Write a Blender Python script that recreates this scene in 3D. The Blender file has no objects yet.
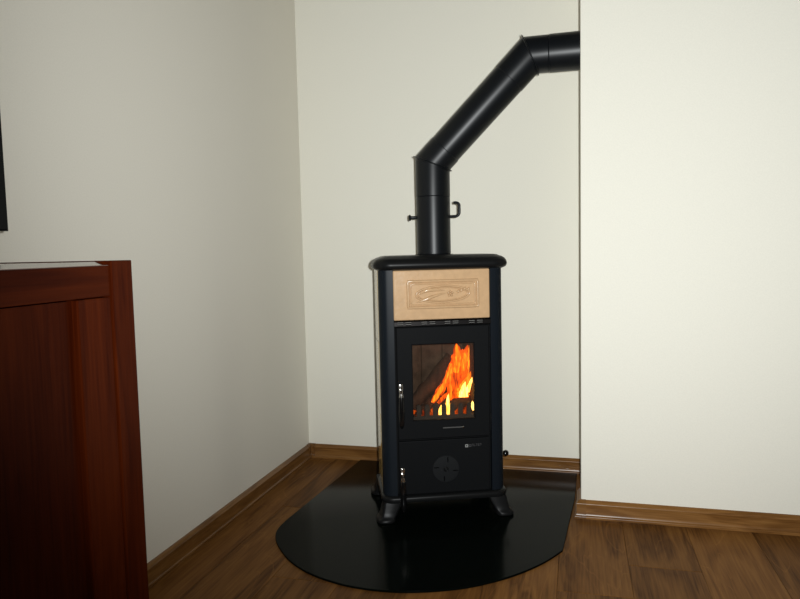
import bpy, bmesh, math, random
from mathutils import Vector, Matrix
random.seed(7)
SC = bpy.context.scene
COL = SC.collection

# ------------------------------------------------------------------ camera
CAM = Vector((1.15712, -2.71244, 0.91844))
YAW, PITCH, ROLL, FPX = -0.260136, 0.076497, -0.022288, 665.33
fwd = Vector((math.sin(YAW)*math.cos(PITCH), math.cos(YAW)*math.cos(PITCH), -math.sin(PITCH)))
rgt0 = Vector((math.cos(YAW), -math.sin(YAW), 0)); up0 = rgt0.cross(fwd)
rgt = math.cos(ROLL)*rgt0 + math.sin(ROLL)*up0
upv = -math.sin(ROLL)*rgt0 + math.cos(ROLL)*up0
cd = bpy.data.cameras.new('camera'); cam = bpy.data.objects.new('camera', cd); COL.objects.link(cam)
M3 = Matrix((rgt, upv, -fwd)).transposed()
cam.matrix_world = Matrix.Translation(CAM) @ M3.to_4x4()
cd.sensor_fit = 'HORIZONTAL'; cd.sensor_width = 36.0; cd.lens = FPX*36.0/800.0
cd.clip_start = 0.02
SC.camera = cam

# ------------------------------------------------------------------ world, lights, exposure
w = bpy.data.worlds.new('world'); SC.world = w; w.use_nodes = True
w.node_tree.nodes['Background'].inputs[0].default_value = (1.0, 0.80, 0.55, 1)
w.node_tree.nodes['Background'].inputs[1].default_value = 0.045
# the camera's built-in flash, a little right of and above the lens
fl = bpy.data.lights.new('camera_flash', 'SPOT')
fl.energy = 214; fl.color = (0.965, 1.0, 1.0); fl.shadow_soft_size = 0.012
fl.spot_size = math.radians(120); fl.spot_blend = 1.0
flo = bpy.data.objects.new('camera_flash', fl); COL.objects.link(flo)
# its beam is aimed a little up and to the right of the lens axis
aim = (fwd + rgt*(200/FPX) + upv*(180/FPX)).normalized()
flo.location = CAM + rgt*0.042 + upv*0.022 + fwd*0.01
flo.rotation_euler = aim.to_track_quat('-Z', 'Y').to_euler()
vs = SC.view_settings
vs.view_transform = 'Standard'; vs.look = 'None'; vs.exposure = 0.0; vs.gamma = 1.0
vs.use_curve_mapping = False

# ------------------------------------------------------------------ materials
def mat(name, base, rough=0.5, metallic=0.0, spec=0.5, coat=0.0):
    m = bpy.data.materials.new(name); m.use_nodes = True
    b = m.node_tree.nodes['Principled BSDF']
    b.inputs['Base Color'].default_value = (*base, 1)
    b.inputs['Roughness'].default_value = rough
    b.inputs['Metallic'].default_value = metallic
    b.inputs['Specular IOR Level'].default_value = spec
    b.inputs['Coat Weight'].default_value = coat
    b.inputs['Coat Roughness'].default_value = 0.08
    return m
def nt(m): return m.node_tree.nodes, m.node_tree.links, m.node_tree.nodes['Principled BSDF']
def add_noise(m, scale, amt, bump=0.0, dist=0.002, detail=4, stretch=(1, 1, 1), coord='Object'):
    """multiply the base colour by a gentle noise and add a bump from the same noise"""
    n, l, b = nt(m)
    tc = n.new('ShaderNodeTexCoord'); mp = n.new('ShaderNodeMapping'); mp.inputs['Scale'].default_value = stretch
    l.new(tc.outputs[coord], mp.inputs['Vector'])
    nz = n.new('ShaderNodeTexNoise'); nz.inputs['Scale'].default_value = scale; nz.inputs['Detail'].default_value = detail
    l.new(mp.outputs[0], nz.inputs['Vector'])
    if amt:
        base = tuple(b.inputs['Base Color'].default_value)
        r = n.new('ShaderNodeValToRGB')
        r.color_ramp.elements[0].position = 0.3; r.color_ramp.elements[1].position = 0.7
        r.color_ramp.elements[0].color = (*[c*(1-amt) for c in base[:3]], 1)
        r.color_ramp.elements[1].color = (*[min(1, c*(1+amt)) for c in base[:3]], 1)
        l.new(nz.outputs['Fac'], r.inputs['Fac']); l.new(r.outputs['Color'], b.inputs['Base Color'])
    if bump:
        bp = n.new('ShaderNodeBump'); bp.inputs['Strength'].default_value = bump; bp.inputs['Distance'].default_value = dist
        l.new(nz.outputs['Fac'], bp.inputs['Height']); l.new(bp.outputs['Normal'], b.inputs['Normal'])
    return m

def wood(name, dark, mid, light, axis=1, rough=0.35, grain=1.0, coat=0.0, knots=False, bump=0.15, spec=0.5):
    """long-grained wood: axis is the grain direction in object space"""
    m = mat(name, mid, rough, coat=coat, spec=spec); n, l, b = nt(m)
    tc = n.new('ShaderNodeTexCoord'); oi = n.new('ShaderNodeObjectInfo')
    sc = n.new('ShaderNodeVectorMath'); sc.operation = 'SCALE'; sc.inputs[0].default_value = (37.0, 53.0, 19.0)
    l.new(oi.outputs['Random'], sc.inputs['Scale'])
    ad = n.new('ShaderNodeVectorMath'); ad.operation = 'ADD'
    l.new(tc.outputs['Object'], ad.inputs[0]); l.new(sc.outputs[0], ad.inputs[1])
    def stretched(s_along, s_across):
        mp = n.new('ShaderNodeMapping'); s = [s_across]*3; s[axis] = s_along
        mp.inputs['Scale'].default_value = s; l.new(ad.outputs[0], mp.inputs['Vector']); return mp
    big = n.new('ShaderNodeTexNoise'); big.inputs['Scale'].default_value = 1.0; big.inputs['Detail'].default_value = 3
    big.inputs['Distortion'].default_value = 0.8
    l.new(stretched(1.3*grain, 10*grain).outputs[0], big.inputs['Vector'])
    # growth rings: the contour lines of the large noise
    mul = n.new('ShaderNodeMath'); mul.operation = 'MULTIPLY'; mul.inputs[1].default_value = 9.0
    l.new(big.outputs['Fac'], mul.inputs[0])
    fr = n.new('ShaderNodeMath'); fr.operation = 'PINGPONG'; fr.inputs[1].default_value = 1.0
    l.new(mul.outputs[0], fr.inputs[0])
    fine = n.new('ShaderNodeTexNoise'); fine.inputs['Scale'].default_value = 1.0; fine.inputs['Detail'].default_value = 5
    l.new(stretched(7*grain, 190*grain).outputs[0], fine.inputs['Vector'])
    r = n.new('ShaderNodeValToRGB'); e = r.color_ramp.elements
    e[0].position = 0.3; e[0].color = (*dark, 1); e[1].position = 0.72; e[1].color = (*light, 1)
    x = r.color_ramp.elements.new(0.5); x.color = (*mid, 1)
    mx = n.new('ShaderNodeMath'); mx.operation = 'MULTIPLY_ADD'; mx.inputs[1].default_value = 0.22
    l.new(fr.outputs[0], mx.inputs[0])
    f2 = n.new('ShaderNodeMath'); f2.operation = 'MULTIPLY_ADD'; f2.inputs[1].default_value = 0.60; f2.inputs[2].default_value = -0.21
    l.new(fine.outputs['Fac'], f2.inputs[0])
    f3 = n.new('ShaderNodeMath'); f3.operation = 'MULTIPLY_ADD'; f3.inputs[1].default_value = 0.62
    l.new(big.outputs['Fac'], f3.inputs[0]); l.new(f2.outputs[0], f3.inputs[2])
    l.new(f3.outputs[0], mx.inputs[2]); l.new(mx.outputs[0], r.inputs['Fac'])
    col = r.outputs['Color']
    if knots:
        # thin pale figure lines where a second distorted noise crosses its mean
        kn = n.new('ShaderNodeTexNoise'); kn.inputs['Scale'].default_value = 1.0; kn.inputs['Detail'].default_value = 2
        kn.inputs['Distortion'].default_value = 1.5
        l.new(stretched(1.6, 8.0).outputs[0], kn.inputs['Vector'])
        s1 = n.new('ShaderNodeMath'); s1.operation = 'SUBTRACT'; s1.inputs[1].default_value = 0.56; l.new(kn.outputs['Fac'], s1.inputs[0])
        s2 = n.new('ShaderNodeMath'); s2.operation = 'ABSOLUTE'; l.new(s1.outputs[0], s2.inputs[0])
        s3 = n.new('ShaderNodeMapRange'); s3.inputs['From Min'].default_value = 0.0; s3.inputs['From Max'].default_value = 0.010
        s3.inputs['To Min'].default_value = 0.30; s3.inputs['To Max'].default_value = 0.0; l.new(s2.outputs[0], s3.inputs['Value'])
        mk = n.new('ShaderNodeMix'); mk.data_type = 'RGBA'; mk.inputs['B'].default_value = (*[min(1, c*1.5) for c in light], 1)
        l.new(s3.outputs[0], mk.inputs['Factor']); l.new(col, mk.inputs['A']); col = mk.outputs['Result']
    # each piece its own tone
    hv = n.new('ShaderNodeHueSaturation'); mr = n.new('ShaderNodeMapRange')
    mr.inputs['To Min'].default_value = 0.88; mr.inputs['To Max'].default_value = 1.12
    l.new(oi.outputs['Random'], mr.inputs['Value']); l.new(mr.outputs[0], hv.inputs['Value'])
    l.new(col, hv.inputs['Color']); l.new(hv.outputs['Color'], b.inputs['Base Color'])
    bp = n.new('ShaderNodeBump'); bp.inputs['Strength'].default_value = bump; bp.inputs['Distance'].default_value = 0.0006
    l.new(fine.outputs['Fac'], bp.inputs['Height']); l.new(bp.outputs['Normal'], b.inputs['Normal'])
    return m

def emit(name, col, strength):
    m = bpy.data.materials.new(name); m.use_nodes = True; n = m.node_tree.nodes; l = m.node_tree.links
    n.clear(); o = n.new('ShaderNodeOutputMaterial'); e = n.new('ShaderNodeEmission')
    e.inputs[0].default_value = (*col, 1); e.inputs[1].default_value = strength; l.new(e.outputs[0], o.inputs[0]); return m

def flame_mat(name, low, high, strength, a0, a1, seed):
    """glowing gas: streaky noise stretched upwards sets how dense the flame is and its colour"""
    m = bpy.data.materials.new(name); m.use_nodes = True; n = m.node_tree.nodes; l = m.node_tree.links
    n.clear(); o = n.new('ShaderNodeOutputMaterial'); e = n.new('ShaderNodeEmission'); t = n.new('ShaderNodeBsdfTransparent')
    mix = n.new('ShaderNodeMixShader'); tc = n.new('ShaderNodeTexCoord'); mp = n.new('ShaderNodeMapping')
    mp.inputs['Scale'].default_value = (140, 70, 26); mp.inputs['Location'].default_value = (seed, seed*2.3, seed*.7)
    mp.inputs['Rotation'].default_value = (0, math.radians(14), 0)
    nz = n.new('ShaderNodeTexNoise'); nz.inputs['Scale'].default_value = 1.0; nz.inputs['Detail'].default_value = 3; nz.inputs['Distortion'].default_value = 0.6
    l.new(tc.outputs['Object'], mp.inputs['Vector']); l.new(mp.outputs[0], nz.inputs['Vector'])
    r = n.new('ShaderNodeValToRGB'); r.color_ramp.elements[0].position = 0.35; r.color_ramp.elements[1].position = 0.68
    r.color_ramp.elements[0].color = (*low, 1); r.color_ramp.elements[1].color = (*high, 1)
    l.new(nz.outputs['Fac'], r.inputs['Fac']); l.new(r.outputs['Color'], e.inputs['Color']); e.inputs['Strength'].default_value = strength
    mr = n.new('ShaderNodeMapRange'); mr.inputs['From Min'].default_value = 0.33; mr.inputs['From Max'].default_value = 0.62
    mr.inputs['To Min'].default_value = a0; mr.inputs['To Max'].default_value = a1
    l.new(nz.outputs['Fac'], mr.inputs['Value']); l.new(mr.outputs[0], mix.inputs[0])
    l.new(t.outputs[0], mix.inputs[1]); l.new(e.outputs[0], mix.inputs[2]); l.new(mix.outputs[0], o.inputs[0]); return m

MT = {}
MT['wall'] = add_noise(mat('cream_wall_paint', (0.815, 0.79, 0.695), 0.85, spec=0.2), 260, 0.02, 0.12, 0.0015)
MT['wall_l'] = add_noise(mat('left_wall_paint', (0.79, 0.755, 0.665), 0.85, spec=0.2), 260, 0.02, 0.12, 0.0015)  # left wall toned slightly darker and warmer than the others
MT['subfloor'] = add_noise(mat('dark_joint', (0.018, 0.010, 0.005), 0.8), 60, 0.2)
MT['plank'] = wood('dark_oak_laminate', (0.074, 0.0300, 0.0078), (0.140, 0.0590, 0.0150), (0.195, 0.0880, 0.0235), 1, 0.45, knots=True, spec=0.06)
MT['skirt_x'] = wood('oak_skirting_x', (0.120, 0.050, 0.0125), (0.180, 0.080, 0.0215), (0.24, 0.115, 0.034), 0, 0.28, 2.0, spec=0.3)
MT['skirt_y'] = wood('oak_skirting_y', (0.120, 0.050, 0.0125), (0.180, 0.080, 0.0215), (0.24, 0.115, 0.034), 1, 0.28, 2.0, spec=0.3)
MT['cherry_z'] = wood('cherry_veneer_upright', (0.032, 0.0040, 0.0007), (0.048, 0.0068, 0.0011), (0.065, 0.0100, 0.0016), 2, 0.35, 1.0, bump=0.05, spec=0.035)
MT['cherry_y'] = wood('cherry_veneer_along', (0.028, 0.0036, 0.0008), (0.042, 0.0060, 0.0012), (0.058, 0.009, 0.0016), 1, 0.35, 1.0, bump=0.05, spec=0.035)
MT['cherry_top'] = wood('cherry_veneer_polished', (0.030, 0.005, 0.002), (0.050, 0.009, 0.003), (0.07, 0.013, 0.004), 1, 0.16, 1.0, coat=0.8, bump=0.02)
MT['plate'] = add_noise(mat('black_hearth_glass', (0.0018, 0.0028, 0.0022), 0.16, spec=0.033), 900, 0.15, 0.02, 0.0003)
MT['pipe'] = add_noise(mat('black_flue_enamel', (0.0045, 0.0056, 0.0070), 0.37, spec=0.26), 700, 0.1, 0.05, 0.0003)
MT['stove'] = add_noise(mat('black_stove_paint', (0.0066, 0.0092, 0.0128), 0.42, spec=0.13), 600, 0.12, 0.06, 0.0004)
MT['cast'] = add_noise(mat('black_cast_iron', (0.0068, 0.0070, 0.0072), 0.36, spec=0.13), 420, 0.15, 0.10, 0.0006)
MT['door'] = add_noise(mat('black_door_iron', (0.0062, 0.0066, 0.0072), 0.55, spec=0.05), 500, 0.12, 0.05, 0.0004)
MT['dark'] = add_noise(mat('black_casing', (0.006, 0.0062, 0.0066), 0.7, spec=0.05), 300, 0.1)
MT['disc'] = add_noise(mat('grey_air_disc', (0.0125, 0.0132, 0.0140), 0.5, spec=0.06), 400, 0.1)
MT['disc_light'] = add_noise(mat('worn_grey_steel', (0.07, 0.068, 0.065), 0.5, spec=0.2), 300, 0.1)
MT['tile'] = add_noise(mat('caramel_glazed_ceramic', (0.55, 0.355, 0.195), 0.20, spec=0.45), 60, 0.05, 0.30, 0.0020, 2)
MT['tile_side'] = add_noise(mat('caramel_glazed_side', (0.55, 0.38, 0.15), 0.12, spec=0.6), 30, 0.12, 0.10, 0.002, 3)
MT['chrome'] = add_noise(mat('polished_chrome', (0.62, 0.60, 0.57), 0.16, 1.0), 300, 0.05)
MT['vent'] = add_noise(mat('brushed_dark_steel', (0.045, 0.042, 0.042), 0.25, 1.0), 300, 0.1, stretch=(0.05, 1, 1))
MT['lip_glint'] = add_noise(mat('pale_slot_glint', (0.30, 0.295, 0.28), 0.45, spec=0.4), 300, 0.1)  # pale matt colour painted in for the glint on the slot edges
MT['slot'] = add_noise(mat('slot_shadow', (0.002, 0.002, 0.002), 0.8, spec=0.02), 100, 0.1)
MT['handle'] = add_noise(mat('glossy_black_bakelite', (0.004, 0.004, 0.0042), 0.10, spec=0.6), 100, 0.1)
MT['fire_brick'] = add_noise(mat('sooty_firebrick', (0.070, 0.048, 0.036), 0.9, spec=0.2), 28, 0.45, 0.3, 0.004)
MT['grate'] = add_noise(mat('sooty_grate_iron', (0.020, 0.016, 0.014), 0.7), 120, 0.3, 0.2, 0.001)
MT['log'] = add_noise(mat('charred_log', (0.042, 0.020, 0.012), 0.9), 40, 0.7, 0.6, 0.004, stretch=(1, 1, 0.2))
MT['ember'] = flame_mat('embers', (0.06, 0.003, 0.0), (0.9, 0.11, 0.005), 1.0, 0.95, 1.0, 3.0)
MT['fl_out'] = flame_mat('flame_orange', (0.95, 0.050, 0.0015), (2.4, 0.30, 0.010), 1.0, 0.12, 0.85, 1.3)
MT['fl_dim'] = flame_mat('flame_dim_red', (0.10, 0.006, 0.0005), (0.55, 0.055, 0.003), 1.0, 0.3, 0.9, 2.2)
MT['fl_mid'] = flame_mat('flame_amber', (1.7, 0.17, 0.004), (3.2, 0.75, 0.030), 1.0, 0.20, 0.95, 5.1)
MT['fl_core'] = flame_mat('flame_core', (3.4, 1.1, 0.06), (6.0, 3.8, 0.9), 1.0, 0.75, 1.0, 8.7)
MT['tv'] = add_noise(mat('gloss_black_plastic', (0.003, 0.0035, 0.004), 0.3, spec=0.08), 300, 0.1)
MT['screen'] = add_noise(mat('dark_screen', (0.003, 0.003, 0.0035), 0.12), 300, 0.05)
MT['print_white'] = add_noise(mat('white_print', (0.26, 0.26, 0.25), 0.5), 300, 0.05)
MT['print_grey'] = add_noise(mat('grey_print', (0.035, 0.035, 0.037), 0.5), 300, 0.05)

def pane_mat():
    m = bpy.data.materials.new('stove_window_glass'); m.use_nodes = True; n = m.node_tree.nodes; l = m.node_tree.links
    n.clear(); o = n.new('ShaderNodeOutputMaterial'); t = n.new('ShaderNodeBsdfTransparent'); g = n.new('ShaderNodeBsdfGlossy')
    t.inputs[0].default_value = (0.93, 0.90, 0.86, 1); g.inputs['Roughness'].default_value = 0.05
    f = n.new('ShaderNodeFresnel'); f.inputs['IOR'].default_value = 1.4; mx = n.new('ShaderNodeMixShader')
    tc = n.new('ShaderNodeTexCoord'); nz = n.new('ShaderNodeTexNoise'); nz.inputs['Scale'].default_value = 9
    d = n.new('ShaderNodeBsdfDiffuse'); d.inputs[0].default_value = (0.16, 0.12, 0.09, 1)       # thin ash film
    mr = n.new('ShaderNodeMapRange'); mr.inputs['From Min'].default_value = 0.35; mr.inputs['From Max'].default_value = 0.7
    mr.inputs['To Min'].default_value = 0.015; mr.inputs['To Max'].default_value = 0.09
    l.new(tc.outputs['Object'], nz.inputs['Vector']); l.new(nz.outputs['Fac'], mr.inputs['Value'])
    m2 = n.new('ShaderNodeMixShader'); l.new(mr.outputs[0], m2.inputs[0]); l.new(t.outputs[0], m2.inputs[1]); l.new(d.outputs[0], m2.inputs[2])
    l.new(f.outputs[0], mx.inputs[0]); l.new(m2.outputs[0], mx.inputs[1]); l.new(g.outputs[0], mx.inputs[2]); l.new(mx.outputs[0], o.inputs[0])
    return m
MT['pane'] = pane_mat()

# ------------------------------------------------------------------ mesh helpers
def obj(name, bm, m, parent=None, smooth=False, loc=None, angle=35):
    bmesh.ops.recalc_face_normals(bm, faces=bm.faces[:])
    me = bpy.data.meshes.new(name); bm.to_mesh(me); bm.free()
    if smooth:
        for p in me.polygons: p.use_smooth = True
        me.set_sharp_from_angle(angle=math.radians(angle))
    me.materials.append(MT[m] if isinstance(m, str) else m)
    o = bpy.data.objects.new(name, me); COL.objects.link(o)
    if parent: o.parent = parent
    if loc: o.location = loc
    return o
def empty(name, loc, rz=0.0):
    o = bpy.data.objects.new(name, None); COL.objects.link(o); o.location = loc; o.rotation_euler = (0, 0, rz)
    o.empty_display_size = 0.1; return o
def tag(o, label=None, cat=None, group=None, kind=None):
    for k, v in (('label', label), ('category', cat), ('group', group), ('kind', kind)):
        if v: o[k] = v
    return o
def box(bm, x0, x1, y0, y1, z0, z1, bev=0.0, seg=2):
    t = bmesh.new()
    v = [t.verts.new((x, y, z)) for z in (z0, z1) for y in (y0, y1) for x in (x0, x1)]
    for f in ((0, 2, 3, 1), (4, 5, 7, 6), (0, 1, 5, 4), (2, 6, 7, 3), (0, 4, 6, 2), (1, 3, 7, 5)): t.faces.new([v[i] for i in f])
    if bev: bmesh.ops.bevel(t, geom=t.edges[:], offset=bev, segments=seg, affect='EDGES', profile=0.5)
    merge(bm, t); return bm
def merge(bm, t):
    me = bpy.data.meshes.new('tmp'); t.to_mesh(me); t.free(); bm.from_mesh(me); bpy.data.meshes.remove(me)
def B(*a, **k): return box(bmesh.new(), *a, **k)
def loft(bm, rings, cap0=True, cap1=True, closed=True):
    R = [[bm.verts.new(p) for p in r] for r in rings]; n = len(R[0])
    for a, b in zip(R, R[1:]):
        for i in range(n if closed else n-1):
            j = (i+1) % n; bm.faces.new((a[i], a[j], b[j], b[i]))
    if cap0: bm.faces.new(R[0][::-1])
    if cap1: bm.faces.new(R[-1])
    return bm
def tube(bm, pts, r, n=12, cap=True):
    pts = [Vector(p) for p in pts]; rings = []; prev = None
    for i, p in enumerate(pts):
        d = (pts[min(i+1, len(pts)-1)] - pts[max(i-1, 0)]).normalized()
        if prev is None:
            a = d.orthogonal().normalized()
        else:
            a = (prev - d*prev.dot(d)).normalized()
        prev = a; c = d.cross(a)
        rr = r[i] if isinstance(r, (list, tuple)) else r
        rings.append([p + (a*math.cos(2*math.pi*k/n) + c*math.sin(2*math.pi*k/n))*rr for k in range(n)])
    return loft(bm, rings, cap, cap)
def lathe(bm, prof, n=24, mtx=Matrix()):
    """prof: (radius, height) pairs; axis local z"""
    rings = [[mtx @ Vector((r*math.cos(2*math.pi*k/n), r*math.sin(2*math.pi*k/n), h)) for k in range(n)] for r, h in prof]
    return loft(bm, rings)
def prism(bm, poly, z0, z1, bev=0.0):
    t = bmesh.new(); loft(t, [[(x, y, z0) for x, y in poly], [(x, y, z1) for x, y in poly]])
    if bev: bmesh.ops.bevel(t, geom=[e for e in t.edges], offset=bev, segments=2, affect='EDGES', profile=0.5)
    merge(bm, t); return bm
def rrect(hx, y0, y1, r, n=6, rb=None):
    """rounded rectangle in plan, half width hx, from y0 to y1"""
    out = []
    rf = r; rb = r if rb is None else rb
    for cx, cy, a0, r in ((hx-rb, y1-rb, 0, rb), (-hx+rb, y1-rb, 90, rb), (-hx+rf, y0+rf, 180, rf), (hx-rf, y0+rf, 270, rf)):
        for k in range(n+1):
            a = math.radians(a0 + 90*k/n); out.append((cx + r*math.cos(a), cy + r*math.sin(a)))
    return out
def profile_run(bm, prof, p0, p1, inward, m0=0.0, m1=0.0):
    """sweep a skirting profile (offset from wall, height) along p0->p1; m0, m1: how the ends are mitred (+1 inner, -1 outer)"""
    p0 = Vector(p0); p1 = Vector(p1); d = (p1-p0).normalized(); nv = Vector(inward)
    a = [p0 + nv*o + Vector((0, 0, h)) + d*o*m0 for o, h in prof]
    b = [p1 + nv*o + Vector((0, 0, h)) - d*o*m1 for o, h in prof]
    return loft(bm, [a, b])

# ------------------------------------------------------------------ the room
W, D1, CEIL = 1.1705, 0.4433, 2.55          # chimney breast: side at x=W, front face at y=-D1
XR, YF = 3.5, -4.2
def structure(name, bm, m, **k): return tag(obj(name, bm, m, **k), kind='structure')
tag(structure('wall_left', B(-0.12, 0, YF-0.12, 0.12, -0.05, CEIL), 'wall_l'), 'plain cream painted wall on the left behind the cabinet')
tag(structure('wall_back', B(0, W+0.02, 0, 0.12, -0.05, CEIL), 'wall'), 'cream painted back wall behind the stove')
tag(structure('wall_right', B(W, XR, -D1, 0.12, -0.05, CEIL, bev=0.003), 'wall'), 'cream wall block standing forward on the right, the flue pipe enters its side')

# floor: dark joint bed with single laminate planks on it
floor = structure('floor', B(-0.0, XR, YF, 0, -0.06, -0.009), 'subfloor')
tag(floor, 'dark brown oak laminate plank floor')
PW, PL = 0.195, 1.285
def plank_mesh(x0, x1, y0, y1):
    t = bmesh.new(); hx, hy, c = (x1-x0)/2, (y1-y0)/2, 0.0012; g = 0.0003
    def ring(ix, z): return [(sx*(hx-ix), sy*(hy-ix), z) for sx, sy in ((-1, -1), (1, -1), (1, 1), (-1, 1))]
    loft(t, [ring(g, -0.009), ring(g, -0.0008), ring(g+c, 0.0)])
    return t
row = 0; xb = -0.065
joint = {1: -0.564, 2: -1.05, 6: -0.957}
cache = {}
while xb < XR - 0.01:
    x0, x1 = max(xb, 0.0), min(xb+PW, XR)
    j = joint.get(row, -((row*0.47) % PL) - 0.05)
    ys = [0.0]; y = j
    while y > 0: y -= PL
    while y > YF: ys.append(y); y -= PL
    ys.append(YF)
    for ya, yb in zip(ys, ys[1:]):
        if ya - yb < 0.03: continue
        key = (round(x1-x0, 4), round(ya-yb, 4))
        if key in cache:
            o = bpy.data.objects.new('plank', cache[key]); COL.objects.link(o); o.parent = floor
        else:
            o = obj('plank', plank_mesh(x0, x1, yb, ya), 'plank', floor); cache[key] = o.data
        o.location = ((x0+x1)/2, (ya+yb)/2, 0)
    xb += PW; row += 1

# skirting boards: slightly hollow face between a rounded top and a bottom lip
HB, TB = 0.060, 0.0186
def arc(cx, cz, r, a0, a1, n=6): return [(cx + r*math.cos(math.radians(a0+(a1-a0)*k/n)), cz + r*math.sin(math.radians(a0+(a1-a0)*k/n))) for k in range(n+1)]
PROF = [(0, 0.0), (TB, 0.0)] + arc(TB-0.0040, 0.0052, 0.0044, 0, 80) + [(TB-0.0048, 0.0115), (TB-0.0054, 0.020), (TB-0.0060, 0.034), (TB-0.0058, 0.0445)] + \
       arc(TB-0.0085, 0.0478, 0.0036, -20, 70) + [(TB-0.0105, 0.0545), (TB-0.013, 0.0585), (0.003, HB), (0, HB)]
bb = structure('baseboard_left', profile_run(bmesh.new(), PROF, (0, YF, 0), (0, 0, 0), (1, 0, 0), 0, 1), 'skirt_y', smooth=True, angle=40)
tag(bb, 'brown oak skirting board along the left wall')
bk = structure('baseboard_back', profile_run(bmesh.new(), PROF, (0, 0, 0), (W, 0, 0), (0, -1, 0), 1, 0), 'skirt_x', smooth=True, angle=40)
tag(bk, 'brown oak skirting board behind the stove')
CAPP = [(o+0.0016 if o > 0 else 0, h+(0.001 if h > 0.03 else 0)) for o, h in PROF]
t = profile_run(bmesh.new(), CAPP, (0, -0.032, 0), (0, 0, 0), (1, 0, 0), 0, 1)
t2 = profile_run(bmesh.new(), CAPP, (0, 0, 0), (0.032, 0, 0), (0, -1, 0), 1, 0); merge(t, t2)
obj('corner_cap', t, 'skirt_y', bk, smooth=True, angle=40)
br = structure('baseboard_right', profile_run(bmesh.new(), PROF, (W, -D1, 0), (XR, -D1, 0), (0, -1, 0), -1, 0), 'skirt_x', smooth=True, angle=40)
tag(br, 'brown oak skirting board under the forward wall on the right')
obj('return_piece', profile_run(bmesh.new(), PROF, (W, -D1+0.11, 0), (W, -D1, 0), (-1, 0, 0), 0, -1), 'skirt_y', br, smooth=True, angle=40)
t = profile_run(bmesh.new(), CAPP, (W, -D1, 0), (W+0.016, -D1, 0), (0, -1, 0), -1, 0)
t2 = profile_run(bmesh.new(), CAPP, (W, -D1+0.016, 0), (W, -D1, 0), (-1, 0, 0), 0, -1); merge(t, t2)
obj('corner_cap', t, 'skirt_x', br, smooth=True, angle=40)

# ------------------------------------------------------------------ hearth plate
def hearth():
    # straight sides, drawn out to a round front; right front corner sharp
    ctrl = [(0.200, -0.690), (0.201, -0.745), (0.210, -0.790), (0.232, -0.838), (0.268, -0.888), (0.330, -0.955), (0.406, -1.010), (0.490, -1.046), (0.580, -1.0655),
            (0.686, -1.064), (0.780, -1.040), (0.870, -1.000), (0.955, -0.938), (1.020, -0.872), (1.072, -0.802), (1.116, -0.723)]
    pts = []
    n = len(ctrl)
    for i in range(n-1):
        p0, p1, p2, p3 = ctrl[max(i-1, 0)], ctrl[i], ctrl[i+1], ctrl[min(i+2, n-1)]
        for k in range(6):
            s = k/6
            pts.append(tuple(0.5*((2*b) + (c-a)*s + (2*a-5*b+4*c-d)*s*s + (3*b-a-3*c+d)*s**3) for a, b, c, d in zip(p0, p1, p2, p3)))
    pts.append(ctrl[-1])
    pts += [(1.150, -0.30), (1.158, -0.021), (0.2465, -0.021)]
    cx = sum(p[0] for p in pts)/len(pts); cy = sum(p[1] for p in pts)/len(pts)
    def inset(d): return [(x+(cx-x)*d, y+(cy-y)*d) for x, y in pts]
    bm = loft(bmesh.new(), [[(x, y, 0.0004) for x, y in pts], [(x, y, 0.0048) for x, y in pts], [(x, y, 0.0060) for x, y in inset(0.003)]])
    return tag(obj('hearth_plate', bm, 'plate', smooth=True, angle=30), 'glossy black floor plate with rounded front lying under the stove', 'floor plate')
hearth()
PZ = 0.0060

# ------------------------------------------------------------------ stove
TH = math.radians(21.5); SB = 0.20
ST = Vector((0.735 - math.sin(TH)*SB, -0.575 + math.cos(TH)*SB, 0))
stove = tag(empty('wood_stove', ST, TH), 'black wood-burning stove with a caramel ceramic tile and burning fire', 'stove')
def P(name, bm, m, parent=None, smooth=True, angle=35):
    for v in bm.verts: v.co.y -= SB
    return obj(name, bm, m, parent or stove, smooth, angle=angle)
# casing with hollow firebox
bm = bmesh.new()
box(bm, -0.168, 0.168, 0.036, 0.300, 0.650, 0.850)
box(bm, -0.168, 0.168, 0.040, 0.300, 0.091, 0.300)
box(bm, -0.199, -0.138, 0.062, 0.300, 0.091, 0.848)
box(bm, 0.138, 0.199, 0.062, 0.300, 0.091, 0.848)
box(bm, -0.199, 0.199, 0.290, 0.312, 0.091, 0.848)
box(bm, -0.168, -0.130, 0.030, 0.065, 0.295, 0.655); box(bm, 0.130, 0.168, 0.030, 0.065, 0.295, 0.655)
P('casing', bm, 'dark', smooth=False)
fb = P('firebox', box(box(box(box(B(-0.137, 0.137, 0.270, 0.2895, 0.301, 0.649), -0.137, -0.118, 0.066, 0.270, 0.301, 0.649), 0.118, 0.137, 0.066, 0.270, 0.301, 0.649),
       -0.118, 0.118, 0.060, 0.270, 0.301, 0.318), -0.118, 0.118, 0.060, 0.270, 0.636, 0.649), 'fire_brick', smooth=False)
# firebrick slabs on the back of the firebox
for i, (a, b) in enumerate(((-0.117, -0.040), (-0.038, 0.038), (0.040, 0.117))):
    P('firebrick', B(a, b, 0.258, 0.2698, 0.320, 0.634, bev=0.003), 'fire_brick', fb)
# corner pillars
def pillar(sx, rear):
    v0, sv, si = (0.020, 1, 0.0) if not rear else (0.312, -1, 0.0045)
    pr = [(0.1625, 0.060), (0.1625, 0.0), (0.1640, 0.0), (0.1780, 0.0026)]
    for k in range(1, 9):
        a = math.radians(90*k/9); pr.append((0.178 + 0.0310*math.sin(a), 0.0026 + 0.034*(1-math.cos(a))))
    pr += [(0.209, 0.0385), (0.204, 0.041), (0.199, 0.060)]
    t = loft(bmesh.new(), [[(sx*(u-si), v0 + sv*v, z) for u, v in pr] for z in (0.090, 0.848)])
    return P('corner_pillar', t, 'stove', angle=25)
for sx in (-1, 1):
    for rear in (False, True): pillar(sx, rear)
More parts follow.
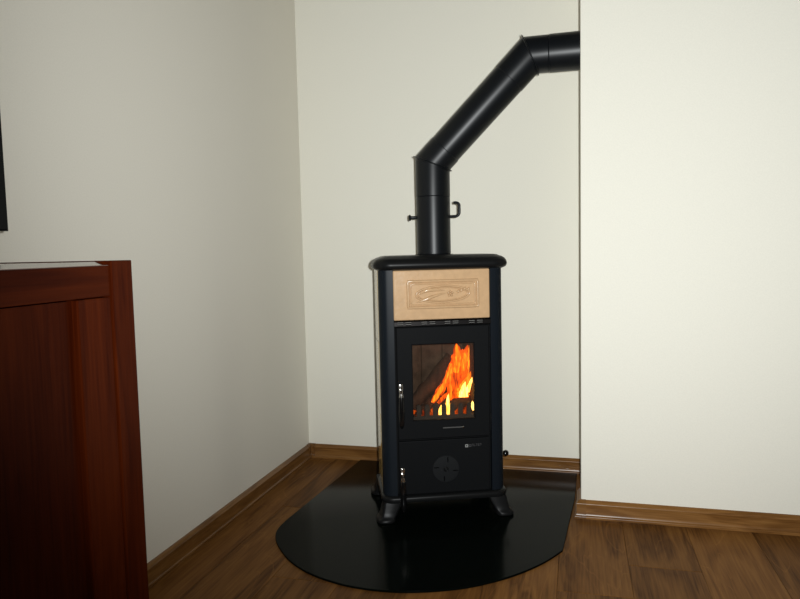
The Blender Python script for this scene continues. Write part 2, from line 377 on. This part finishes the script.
# ceramic side tiles, three to a side
for sx in (-1, 1):
    for z0, z1 in ((0.093, 0.343), (0.345, 0.595), (0.597, 0.846)):
        x0, x1 = sorted((sx*0.1990, sx*0.2055))
        o = P('side_tile', B(x0, x1, 0.0615, 0.252, z0, z1, bev=0.0015), 'tile_side'); o['label'] = 'cream ceramic side tile'
# top plate
plan = lambda ins: [(x+0.0025, y) for x, y in rrect(0.2270-ins, 0.000+ins, 0.318-ins, max(0.058-ins, 0.012), 8, max(0.150-ins, 0.012))]
prof = [(0.030, 0.8465), (0.016, 0.8475), (0.006, 0.8510), (0.001, 0.8570), (0.0, 0.8640), (0.002, 0.8725), (0.008, 0.8805), (0.017, 0.8862), (0.028, 0.8895), (0.034, 0.8925), (0.046, 0.8940)]
P('top_plate', loft(bmesh.new(), [[(x, y, z) for x, y in plan(i)] for i, z in prof]), 'cast', angle=50)
# base plate
plan2 = lambda ins: rrect(0.2155-ins, 0.006+ins, 0.318-ins, 0.040-ins, 6, 0.120-ins)
P('base_plate', loft(bmesh.new(), [[(x, y, z) for x, y in plan2(i)] for i, z in ((0.008, 0.067), (0.002, 0.0695), (0, 0.075), (0, 0.083), (0.003, 0.0885), (0.008, 0.0905))]), 'cast', angle=45)
# flared feet
def foot(sx, rear):
    sec = [(0.0700, .146, .212, .014, .086, .28), (0.0560, .153, .213, .010, .082, .28), (0.0400, .162, .217, .006, .078, .30), (0.0280, .168, .221, .002, .074, .32), (0.0225, .171, .225, -.002, .071, .42),
           (0.0190, .172, .231, -.006, .069, .55), (0.0145, .172, .2345, -.009, .069, .65), (0.0100, .172, .2345, -.009, .069, .65), (PZ+0.0012, .175, .230, -.005, .066, .65), (PZ, .179, .226, -.001, .062, .65)]
    rings = []
    for z, u0, u1, v0, v1, r in sec:
        cu, cv, hu, hv = (u0+u1)/2, (v0+v1)/2, (u1-u0)/2, (v1-v0)/2
        ring = []
        e = r
        for k in range(24):
            a = 2*math.pi*k/24; c, s = math.cos(a), math.sin(a)
            ring.append((sx*(cu + hu*math.copysign(abs(c)**e, c)), (cv + hv*math.copysign(abs(s)**e, s)), z))
        if rear: ring = [(x, 0.326 - y, z) for x, y, z in ring]
        rings.append(ring)
    return P('foot', loft(bmesh.new(), rings), 'cast', angle=40)
for sx in (-1, 1):
    for rear in (False, True): foot(sx, rear)
# front ceramic tile with relief
tile = P('ceramic_tile', B(-0.1620, 0.1620, 0.024, 0.0355, 0.6810, 0.8460, bev=0.004, seg=3), 'tile', angle=12)
tile['label'] = 'glossy caramel ceramic tile with moulded oval relief'
def ridge(path, wdt, h, closed=False, m='tile', name='relief'):
    """a rounded bead following path (u, z) on the tile front"""
    n = len(path); rings = []
    for i, (u, z) in enumerate(path):
        a = path[(i-1) % n] if (closed or i > 0) else path[i]; b = path[(i+1) % n] if (closed or i < n-1) else path[i]
        d = Vector((b[0]-a[0], b[1]-a[1])).normalized(); nr = Vector((-d.y, d.x))
        ww = wdt[i] if isinstance(wdt, list) else wdt; hh = h[i] if isinstance(h, list) else h
        rings.append([(u + nr.x*ww*math.cos(t), 0.0245 - 1.35*hh*math.sin(t), z + nr.y*ww*math.cos(t)) for t in [math.pi*k/6 for k in range(7)]])
    bm = bmesh.new(); R = [[bm.verts.new(p) for p in r] for r in rings]
    for i in range(n if closed else n-1):
        a, b = R[i], R[(i+1) % n]
        for k in range(6): bm.faces.new((a[k], a[k+1], b[k+1], b[k]))
    return P(name, bm, m, tile, angle=70)
def rect_path(u0, u1, z0, z1, n=14):
    p = []
    for (a, b), (c, d) in zip(((u0, z0), (u1, z0), (u1, z1), (u0, z1)), ((u1, z0), (u1, z1), (u0, z1), (u0, z0))):
        p += [(a+(c-a)*k/n, b+(d-b)*k/n) for k in range(n)]
    return p
ridge(rect_path(-0.113, 0.121, 0.7220, 0.8090), 0.0050, 0.0050, True, name='frame_moulding')
ridge(rect_path(-0.103, 0.111, 0.7310, 0.8000), 0.0030, 0.0032, True, name='frame_moulding')
def oval(cu, cz, a, b, n=48, rot=0.0):
    r = math.radians(rot); o = []
    for k in range(n):
        t = 2*math.pi*k/n; x, y = a*math.cos(t), b*math.sin(t); o.append((cu+x*math.cos(r)-y*math.sin(r), cz+x*math.sin(r)+y*math.cos(r)))
    return o
ridge(oval(0.003, 0.765, 0.090, 0.0270, rot=1), 0.0035, 0.0042, True, name='oval_moulding')
ridge(oval(0.003, 0.765, 0.082, 0.0215, rot=1), 0.0022, 0.0030, True, name='oval_moulding')
def bez(p, n=16):
    o = []
    for k in range(n+1):
        t = k/n; o.append(tuple((1-t)**3*a + 3*(1-t)**2*t*b + 3*(1-t)*t*t*c + t**3*d for a, b, c, d in zip(*p)))
    return o
pp = bez(((-0.088, 0.7375), (-0.050, 0.7480), (-0.035, 0.7600), (0.012, 0.7680)))
ridge(pp, [0.0015+0.0045*math.sin(math.pi*k/16) for k in range(17)], [0.0015+0.0045*math.sin(math.pi*k/16) for k in range(17)], name='leaf_relief')
pp = bez(((-0.074, 0.7640), (-0.060, 0.7830), (-0.030, 0.7820), (0.010, 0.7760)))
ridge(pp, [0.001+0.0060*math.sin(math.pi*k/16) for k in range(17)], [0.001+0.0050*math.sin(math.pi*k/16) for k in range(17)], name='leaf_relief')
for k in range(5):
    a = math.radians(72*k+20); cu, cz = 0.028, 0.766
    q = [(cu + (0.002+0.010*s/6)*math.cos(a), cz + (0.002+0.010*s/6)*math.sin(a)) for s in range(7)]
    ridge(q, [0.0008+0.0038*math.sin(math.pi*s/6) for s in range(7)], [0.001+0.0042*math.sin(math.pi*s/6) for s in range(7)], name='petal_relief')
for cu, cz, a, b, rot in ((0.055, 0.773, 0.0085, 0.0045, 60), (0.066, 0.776, 0.0085, 0.0045, 60), (0.077, 0.781, 0.0085, 0.0045, 65), (0.090, 0.780, 0.007, 0.004, 80)):
    r = math.radians(rot); q = [(cu+(s-4)/4*a*math.cos(r), cz+(s-4)/4*a*math.sin(r)) for s in range(9)]
    ridge(q, [0.0006+b*math.sin(math.pi*s/8) for s in range(9)], [0.0008+0.0045*math.sin(math.pi*s/8) for s in range(9)], name='leaf_relief')
# vent strip above the door
vent = P('vent_strip', loft(bmesh.new(), [[(x, y, z) for y, z in ((0.034, 0.6605), (0.0215, 0.6605), (0.0195, 0.6625), (0.0195, 0.6760), (0.0225, 0.6795), (0.034, 0.6800))] for x in (-0.1615, 0.1640)]), 'vent', angle=20)
vent['label'] = 'dark metal strip with air slots'
slot_me = None
for g in (-0.128, -0.048, 0.030, 0.112):
    for du in (-0.0135, 0.0135):
        for z in (0.6665, 0.6728):
            P('air_slot', B(g+du-0.0095, g+du+0.0095, 0.0191, 0.0200, z-0.0022, z+0.0008), 'slot', vent, smooth=False)
            P('slot_lip', B(g+du-0.0095, g+du+0.0095, 0.0180, 0.0198, z+0.0008, z+0.0018, bev=0.0003), 'lip_glint', vent, smooth=False)  # thin raised strip carrying the painted edge glint
# fire door: frame with a window
def frame_ring(bm, u0, u1, z0, z1, a0, a1, b0, b1, v0, v1, c=0.003):
    def R(x0, x1, y0, y1, v): return [(x0, v, y0), (x1, v, y0), (x1, v, y1), (x0, v, y1)]
    rings = [R(a0, a1, b0, b1, v1), R(u0, u1, z0, z1, v1), R(u0, u1, z0, z1, v0+c), R(u0+c, u1-c, z0+c, z1-c, v0), R(a0-c, a1+c, b0-c, b1+c, v0), R(a0, a1, b0, b1, v0+c), R(a0, a1, b0, b1, v1)]
    return loft(bm, rings, False, False)
door = P('fire_door', frame_ring(bmesh.new(), -0.1565, 0.1565, 0.2810, 0.6590, -0.1035, 0.1035, 0.3440, 0.5990, 0.0165, 0.0295), 'door', smooth=False)
pane = P('window_pane', B(-0.1035, 0.1035, 0.0215, 0.0255, 0.3440, 0.5990), 'pane', door, smooth=False)
# hinge pins at the right door edge
for z in (0.34, 0.60): P('hinge_pin', lathe(bmesh.new(), [(0.0028, -0.018), (0.0034, -0.016), (0.0034, 0.016), (0.0028, 0.018)], 10, Matrix.Translation((0.1595, 0.0225, z))), 'dark', door)
def handle(parent, z):
    u = -0.146
    # chrome lug, neck and black drop-shaped grip hanging from it
    t = B(u-0.0072, u+0.0072, 0.003, 0.0168, z-0.024, z+0.006, bev=0.0025)
    br_ = P('handle_bracket', t, 'chrome', parent, angle=50); br_['label'] = 'chrome handle bracket'
    P('handle_neck', lathe(bmesh.new(), [(0.0062, 0.004), (0.0070, 0.000), (0.0058, -0.006), (0.0064, -0.012), (0.0082, -0.020), (0.0080, -0.028)], 20, Matrix.Translation((u, 0.001, z-0.016))), 'chrome', parent)
    P('handle_grip', lathe(bmesh.new(), [(0.0075, -0.022), (0.0092, -0.034), (0.0106, -0.055), (0.0108, -0.075), (0.0098, -0.095), (0.0078, -0.112), (0.0050, -0.122), (0.0016, -0.126)], 20, Matrix.Translation((u, 0.001, z-0.016)) @ Matrix.Rotation(math.radians(-3), 4, 'X')), 'handle', parent)
handle(door, 0.468)
lev = P('air_lever', tube(bmesh.new(), [(-0.006, 0.013, 0.317), (0.058, 0.013, 0.317)], 0.0022, 10), 'disc_light', door)
P('lever_tip', lathe(bmesh.new(), [(0.0008, -0.0044), (0.0032, -0.003), (0.0042, 0.0), (0.0032, 0.003), (0.0008, 0.0044)], 14, Matrix.Translation((0.061, 0.0125, 0.317)) @ Matrix.Rotation(math.pi/2, 4, 'Y')), 'chrome', door)
# ash door
ash = P('ash_door', B(-0.1560, 0.1535, 0.0175, 0.0300, 0.0935, 0.2755, bev=0.0025), 'door', smooth=False)
dc = Matrix.Translation((0.002, 0.0174, 0.1755)) @ Matrix.Rotation(math.pi/2, 4, 'X')
disc = P('air_disc', lathe(bmesh.new(), [(0.0460, -0.002), (0.0462, 0.0020), (0.0445, 0.0042), (0.0440, 0.0043)], 48, dc), 'disc', ash, angle=30)
disc['label'] = 'round grey air control disc'
P('disc_screw', lathe(bmesh.new(), [(0.0090, 0.004), (0.0090, 0.0065), (0.0060, 0.0085), (0.0050, 0.0080), (0.0030, 0.0100), (0.0010, 0.0105)], 24, dc), 'cast', ash)
for k in range(4):
    a = math.radians(90*k+75)
    c, s = math.cos(a), math.sin(a)
    q = []
    for r, off in ((0.0245, 0.0), (0.031, 0.0012), (0.035, 0.0034), (0.0425, 0.0040)):
        q.append((0.002 + r*c - off*s, 0.0130, 0.1755 + r*s + off*c))
    P('disc_slot', tube(bmesh.new(), q, [0.0016, 0.0019, 0.0019, 0.0012], 6), 'slot', ash)
handle(ash, 0.184)
# maker's mark: small light square with a round hole and faint grey characters beside it
def ringsq(u, z, h, r, v):
    bm = bmesh.new(); n = 24; out = []; inn = []
    for k in range(n):
        a = 2*math.pi*(k+.5)/n; c, s = math.cos(a), math.sin(a); m_ = h/max(abs(c), abs(s)); out.append((u+c*m_, z+s*m_)); inn.append((u+c*r, z+s*r))
    rr = [[(x, v, y) for x, y in inn], [(x, v-0.0006, y) for x, y in inn], [(x, v-0.0006, y) for x, y in out], [(x, v, y) for x, y in out]]
    return loft(bm, rr, False, False)
P('badge_square', ringsq(0.0745, 0.2500, 0.0050, 0.0024, 0.0176), 'print_white', ash, smooth=False)
P('badge_square', ringsq(0.0860, 0.2500, 0.0044, 0.0024, 0.0176), 'print_grey', ash, smooth=False)
bm = bmesh.new()
for i, strokes in enumerate(([(0, 0, .2, 1), (.6, 0, .2, 1), (0, .8, .8, .2)], [(0, 0, .2, 1), (0, 0, .8, .2)], [(0, .8, .8, .2), (.3, 0, .2, 1)], [(0, 0, .2, 1), (0, 0, .7, .2), (0, .8, .7, .2), (0, .4, .6, .2)], [(0, 0, .2, 1), (.6, .3, .2, .7), (0, .8, .7, .2)])):
    for x, y, ww, hh in strokes:
        u0 = 0.0925 + i*0.0068; box(bm, u0+x*.0066, u0+(x+ww)*.0066, 0.0170, 0.0176, 0.2475+y*.0085, 0.2475+(y+hh)*.0085)
P('badge_lettering', bm, 'print_grey', ash, smooth=False)
# shaker rod with knob on the right side
rod = P('shaker_rod', tube(bmesh.new(), [(0.200, 0.150, 0.172), (0.236, 0.150, 0.174)], 0.0035, 10), 'vent')
P('rod_knob', lathe(bmesh.new(), [(0.004, -0.010), (0.0085, -0.007), (0.0110, 0.0), (0.0100, 0.006), (0.006, 0.0095), (0.0015, 0.0110)], 20, Matrix.Translation((0.246, 0.150, 0.1745)) @ Matrix.Rotation(math.pi/2, 4, 'Y')), 'handle', rod)
# flue collar on top
P('flue_collar', lathe(bmesh.new(), [(0.0690, 0.8930), (0.0695, 0.8952), (0.0650, 0.8956)], 40, Matrix.Translation((0.0120, 0.236, 0))), 'cast')
# log fence just behind the window: bottom rail with upright teeth
bm = B(-0.112, 0.112, 0.070, 0.078, 0.318, 0.3450)
for i, u in enumerate((-0.108, -0.078, -0.049, -0.021, 0.009, 0.038, 0.067, 0.096)):
    prism_pts = [(u-0.0085, 0.340), (u+0.0085, 0.340), (u+0.0075, 0.380), (u+0.004, 0.385), (u-0.004, 0.385), (u-0.0075, 0.380)]
    loft(bm, [[(x, v, z) for x, z in prism_pts] for v in (0.0705, 0.0775)])
P('log_fence', bm, 'grate', fb, smooth=False)

# ------------------------------------------------------------------ logs, embers and flames inside the firebox
SR = Matrix.Translation(ST) @ Matrix.Rotation(TH, 4, 'Z')
def in_stove(name, bm, m, base, smooth=True, angle=60, parent=None):
    """mesh in stove coordinates (u, v, z) -> object whose origin is at `base`"""
    b = Vector(base)
    for v in bm.verts: v.co = v.co - b
    o = obj(name, bm, m, parent, smooth, angle=angle)
    if parent is None:
        o.location = SR @ Vector((b.x, b.y-SB, b.z)); o.rotation_euler = (0, 0, TH)
    return o
def log_mesh(p0, p1, r, seed):
    rnd = random.Random(seed); p0, p1 = Vector(p0), Vector(p1); n = 9
    pts = [p0.lerp(p1, k/n) + Vector((rnd.uniform(-1, 1), rnd.uniform(-1, 1), rnd.uniform(-1, 1)))*0.0022 for k in range(n+1)]
    bm = tube(bmesh.new(), pts, [r*rnd.uniform(.9, 1.08) for _ in pts], 12)
    for v in bm.verts: v.co += Vector((rnd.uniform(-1, 1), rnd.uniform(-1, 1), rnd.uniform(-1, 1)))*0.0015
    return bm
def log(p0, p1, r, seed, label):
    return tag(in_stove('firewood_log', log_mesh(p0, p1, r, seed), 'log', p0), label, 'firewood', 'logs in the stove')
log((-0.085, 0.200, 0.350), (0.072, 0.225, 0.520), 0.027, 1, 'charred log leaning diagonally at the back of the fire')
log((0.020, 0.118, 0.365), (0.112, 0.150, 0.372), 0.0185, 2, 'short glowing log lying level in front under the brightest flame')
log((-0.060, 0.120, 0.350), (0.045, 0.215, 0.410), 0.019, 3, 'thin burning log crossing low in the middle of the fire')
# ember bed
rnd = random.Random(4); bm = bmesh.new()
for k in range(46):
    u, v, s = rnd.uniform(-0.10, 0.108), rnd.uniform(0.095, 0.24), rnd.uniform(0.006, 0.013)
    t = bmesh.new(); bmesh.ops.create_icosphere(t, subdivisions=1, radius=s, matrix=Matrix.Translation((u, v, 0.3185+s*0.8)))
    for q in t.verts: q.co += Vector((rnd.uniform(-1, 1), rnd.uniform(-1, 1), rnd.uniform(-1, 1)))*s*0.25
    merge(bm, t)
tag(in_stove('ember_bed', bm, 'ember', (0, 0.17, 0.318), smooth=False), 'glowing embers under the burning logs', 'embers', kind='stuff')
FB = Vector((0.03, 0.15, 0.330))
fire = tag(empty('fire', SR @ Vector((FB.x, FB.y-SB, FB.z)), TH), 'orange and yellow flames rising behind the stove window', 'fire')
def win(x, y, v):
    u0 = (x-258)/183*0.103; z0 = 0.598-(y-85)/470*0.255
    return (u0+(v-0.02)*0.18+0.003, v, z0-(v-0.02)*0.20-0.0065)
def tongue(pts, m, v, dep=0.45, wob=0.15, seed=0):
    """a tongue of flame: pts = (x, y, half width) as seen in the window, lofted with an oval section"""
    rnd = random.Random(seed); rings = []
    P_ = []
    for i in range(len(pts)-1):
        a, b, c, d = pts[max(i-1, 0)], pts[i], pts[i+1], pts[min(i+2, len(pts)-1)]
        for k in range(4):
            s = k/4; P_.append(tuple(0.5*((2*q) + (r-p)*s + (2*p-5*q+4*r-t)*s*s + (3*q-p-3*r+t)*s**3) for p, q, r, t in zip(a, b, c, d)))
    P_.append(pts[-1])
    for i, (x, y, hw) in enumerate(P_):
        cu, cv, cz = win(x, y, v); hw = max(hw, 0.6)/183*0.103*(1+rnd.uniform(-wob, wob))
        a = P_[max(i-1, 0)]; b = P_[min(i+1, len(P_)-1)]
        d = Vector((b[0]-a[0], -(b[1]-a[1]))).normalized(); nx, nz = d.y, -d.x
        rings.append([(cu + nx*hw*math.cos(t), cv + hw*dep*math.sin(t), cz + nz*hw*math.cos(t)) for t in [2*math.pi*k/12 for k in range(12)]])
    bm = loft(bmesh.new(), rings)
    for q in bm.verts: q.co -= FB
    return obj('flame', bm, m, fire, True, angle=80)
tongue([(300, 440, 30), (320, 380, 48), (340, 300, 60), (352, 230, 58), (350, 160, 46), (343, 105, 28), (338, 58, 2)], 'fl_out', .165, seed=1)
tongue([(400, 420, 30), (405, 340, 46), (405, 260, 48), (404, 190, 48), (410, 125, 36), (415, 66, 3)], 'fl_out', .175, seed=2)
tongue([(425, 330, 20), (432, 270, 26), (432, 200, 24), (428, 130, 18), (420, 74, 2)], 'fl_mid', .155, seed=3)
tongue([(180, 440, 12), (205, 400, 22), (240, 350, 24), (272, 290, 20), (295, 230, 18), (315, 170, 14), (325, 120, 2)], 'fl_out', .140, seed=4)
tongue([(176, 438, 5), (200, 408, 12), (232, 362, 13), (262, 305, 9), (285, 240, 6), (300, 190, 1)], 'fl_mid', .125, seed=5)
tongue([(292, 440, 10), (296, 380, 10), (296, 310, 8), (300, 250, 8), (305, 190, 2)], 'fl_mid', .120, seed=6)
tongue([(330, 250, 18), (342, 200, 22), (348, 140, 18), (342, 95, 11), (338, 64, 1)], 'fl_mid', .150, seed=7)
tongue([(375, 240, 12), (385, 190, 18), (392, 150, 14), (390, 118, 2)], 'fl_mid', .150, seed=8)
tongue([(372, 412, 40), (376, 385, 40), (385, 350, 36), (402, 318, 26), (420, 280, 15), (436, 235, 2)], 'fl_mid', .130, seed=9)
tongue([(376, 411, 30), (376, 388, 26), (378, 355, 18), (384, 330, 8), (390, 312, 1)], 'fl_core', .112, seed=10)
tongue([(402, 380, 12), (412, 345, 12), (426, 310, 8), (436, 280, 1)], 'fl_core', .112, seed=11)
tongue([(378, 320, 34), (384, 240, 44), (388, 170, 36), (384, 125, 22), (378, 92, 2)], 'fl_out', .195, seed=21)
tongue([(432, 420, 8), (436, 380, 10), (438, 340, 8), (440, 300, 1)], 'fl_out', .150, seed=22)
# small flames low behind the fence
tongue([(228, 530, 5), (229, 505, 13), (232, 478, 9), (236, 455, 2)], 'fl_core', .090, seed=12)
tongue([(280, 528, 8), (279, 490, 15), (276, 450, 13), (278, 415, 8), (282, 385, 1)], 'fl_core', .090, seed=13)
tongue([(436, 500, 6), (433, 470, 11), (430, 440, 2)], 'fl_core', .090, seed=14)
tongue([(215, 445, 8), (240, 420, 13), (262, 395, 9), (275, 375, 1)], 'fl_out', .110, seed=15)
tongue([(120, 525, 3), (123, 505, 7), (122, 478, 1)], 'fl_dim', .090, seed=16)
tongue([(340, 520, 4), (342, 500, 8), (340, 470, 1)], 'fl_dim', .090, seed=17)
tongue([(390, 515, 4), (390, 492, 7), (392, 465, 1)], 'fl_dim', .090, seed=18)

# ------------------------------------------------------------------ flue pipe
FX, FY = 0.6600, -0.352; RP = 0.0608
E1, E2 = Vector((FX, FY, 1.2180)), Vector((1.0060, FY, 1.5640))
flue = tag(empty('flue_pipe', (FX, FY, 0.8956)), 'matt black stovepipe rising from the stove and bending into the right wall', 'stovepipe')
def FP(name, bm, m='pipe', parent=None, angle=40):
    for v in bm.verts: v.co -= Vector((FX, FY, 0.8956))
    return obj(name, bm, m, parent or flue, True, angle=angle)
du = (E2-E1).normalized(); Z = Vector((0, 0, 1)); X = Vector((1, 0, 0)); Yv = Vector((0, 1, 0))
def ring_at(p, d, r, n=48, mitre=None):
    """circle round axis d at p; if mitre (plane normal) is given, the ring is slid along d onto that plane"""
    a = Yv; c = d.cross(a).normalized(); out = []
    for k in range(n):
        q = p + (a*math.cos(2*math.pi*k/n) + c*math.sin(2*math.pi*k/n))*r
        if mitre is not None: q = q - d*((q-p).dot(mitre)/d.dot(mitre))
        out.append(q)
    return out
m1 = (Z+du).normalized(); m2 = (du+X).normalized()
def seg(name, a, b, d, r, ma=None, mb=None):
    """a length of tube with slightly rolled-in plain ends"""
    L = [ring_at(a, d, r, mitre=ma)] if ma is not None else [ring_at(a, d, r-0.0018), ring_at(a+d*0.0018, d, r)]
    L += [ring_at(b, d, r, mitre=mb)] if mb is not None else [ring_at(b-d*0.0018, d, r), ring_at(b, d, r-0.0018)]
    return FP(name, loft(bmesh.new(), L))
def bead(p, d, mitre, r):
    L = []
    for k in range(9):
        t = math.pi*k/8; L.append(ring_at(p + mitre*(-0.0028*math.cos(t)), d, r + 0.0078*math.sin(t), mitre=mitre))
    return FP('joint_bead', loft(bmesh.new(), L), angle=70)
S1 = FX and Vector((FX, FY, 1.1000))
damper = seg('damper_section', Vector((FX, FY, 0.8956)), S1 + Z*0.0005, Z, RP)
seg('elbow_half', S1, E1, Z, RP+0.0006, mb=m1)
bead(E1, Z, m1, RP+0.0006)
A1, A2 = E1 + du*0.070, E2 - du*0.104
seg('elbow_half', E1, A1, du, RP+0.0006, ma=m1)
seg('straight_section', A1 - du*0.006, A2 + du*0.006, du, RP-0.0014)
seg('elbow_half', A2, E2, du, RP, mb=m2)
bead(E2, du, m2, RP)
seg('elbow_half', E2, Vector((1.0700, FY, 1.5640)), X, RP, ma=m2)
seg('wall_section', Vector((1.0700, FY, 1.5640)), Vector((W+0.006, FY, 1.5640)), X, RP+0.0012)
# damper spindle: flanged stub on the left, bent wire handle on the right
DZ = 1.0285
FP('damper_stub', lathe(bmesh.new(), [(0.0060, -0.004), (0.0060, 0.0215), (0.0075, 0.0235), (0.0112, 0.0245), (0.0112, 0.0280), (0.0080, 0.0290)], 20,
   Matrix.Translation((FX-RP, FY, DZ)) @ Matrix.Rotation(-math.pi/2, 4, 'Y')), 'pipe', damper)
q = [(FX+RP-0.004, FY, DZ), (0.738, FY, DZ)]
q += [(0.7400+0.0145*math.sin(a), FY, DZ+0.0145-0.0145*math.cos(a)) for a in [math.radians(15*k) for k in range(1, 7)]]
q += [(0.7545, FY, DZ+0.030)]
q += [(0.7425+0.0120*math.cos(a), FY, DZ+0.0365+0.0120*math.sin(a)) for a in [math.radians(15*k) for k in range(0, 7)]]
q += [(0.7345, FY, DZ+0.0485)]
FP('damper_handle', tube(bmesh.new(), q, 0.0050, 12), 'pipe', damper, angle=60)

# ------------------------------------------------------------------ cherry cabinet by the left wall
CX, CY1, CY0, CH = 0.450, -1.770, -2.860, 0.9095
cab = tag(empty('sideboard', (CX/2, (CY0+CY1)/2, 0)), 'dark red cherry sideboard standing against the left wall', 'cabinet')
def CP(name, bm, m, parent=None, smooth=False):
    for v in bm.verts: v.co -= Vector((CX/2, (CY0+CY1)/2, 0))
    return obj(name, bm, m, parent or cab, smooth)
CB = 0.022
for ya, yb in ((CY1-0.050, CY1), (CY0, CY0+0.050)): CP('end_panel', B(CB, CX+0.003, ya, yb, 0.0, CH, bev=0.0015), 'cherry_z')
CP('top_board', loft(bmesh.new(), [[(x, y, z) for x, z in ((CB, CH-0.028), (CX-0.0225, CH-0.028), (CX-0.0225, CH-0.0075), (CX-0.0005, CH-0.0075), (CX-0.0005, CH-0.0065), (CX-0.026, CH-0.0012), (CB, CH-0.0012))] for y in (CY0+0.0505, CY1-0.0505)]), 'cherry_top')
CP('back_panel', B(CB, CB+0.008, CY0+0.0505, CY1-0.0505, 0.06, CH-0.0265), 'cherry_y')
CP('bottom_board', B(CB+0.009, CX-0.024, CY0+0.0505, CY1-0.0505, 0.075, 0.095), 'cherry_y')
CP('plinth', B(CX-0.045, CX-0.028, CY0+0.0505, CY1-0.0505, 0.0, 0.0745), 'cherry_y')
CP('top_rail', B(CX-0.022, CX-0.0005, CY0+0.0505, CY1-0.0505, 0.8545, CH-0.0078, bev=0.0008), 'cherry_y')
ym = (CY0+CY1)/2
for ya, yb in ((ym+0.0015, CY1-0.0515), (CY0+0.0515, ym-0.0015)):
    d = CP('door', B(CX-0.018, CX-0.010, ya+0.060, yb-0.060, 0.150, 0.8520), 'cherry_z')
    for a, b in ((yb-0.073, yb), (ya, ya+0.073)): CP('stile', B(CX-0.021, CX, a, b, 0.080, 0.8530, bev=0.0022), 'cherry_z', d)
    CP('bottom_rail', B(CX-0.021, CX, ya+0.0735, yb-0.0735, 0.080, 0.152, bev=0.0015), 'cherry_y', d)
    yk = ya+0.036 if ya > ym else yb-0.036
    CP('door_knob', lathe(bmesh.new(), [(0.005, 0), (0.005, 0.012), (0.012, 0.018), (0.013, 0.024), (0.008, 0.028)], 18, Matrix.Translation((CX, yk, 0.55)) @ Matrix.Rotation(math.pi/2, 4, 'Y')), 'chrome', d, True)

# ------------------------------------------------------------------ television on the sideboard
TX, TY1, TZ0 = 0.200, -1.7570, 0.9640
TW, THH = 0.92, 0.56; ty = TY1-TW/2; ZT = CH-0.0011
tv = tag(empty('television', (TX-0.02, ty, ZT)), 'black flat television standing on the sideboard, only its edge in view', 'television')
def TP(name, bm, m, parent=None, smooth=False):
    for v in bm.verts: v.co -= Vector((TX-0.02, ty, ZT))
    return obj(name, bm, m, parent or tv, smooth)
TP('tv_body', B(TX-0.048, TX-0.012, TY1-TW+0.01, TY1-0.010, TZ0+0.008, TZ0+THH-0.008, bev=0.006), 'tv')
bz = frame_ring(bmesh.new(), -TW/2, TW/2, 0, THH, -TW/2+0.022, TW/2-0.022, 0.026, THH-0.022, 0.0, 0.016, 0.003)
for v in bz.verts:
    x, y, z = v.co; v.co = Vector((TX-y, ty+x, TZ0+z))
TP('bezel', bz, 'tv')
TP('screen', B(TX-0.012, TX-0.006, TY1-TW+0.022, TY1-0.022, TZ0+0.026, TZ0+THH-0.022), 'screen')
stn = TP('stand', B(TX-0.13, TX+0.09, ty-0.20, ty+0.20, ZT, ZT+0.010, bev=0.003), 'tv')
TP('stand_neck', B(TX-0.040, TX-0.016, ty-0.05, ty+0.05, ZT+0.009, TZ0+0.03, bev=0.003), 'tv', stn)
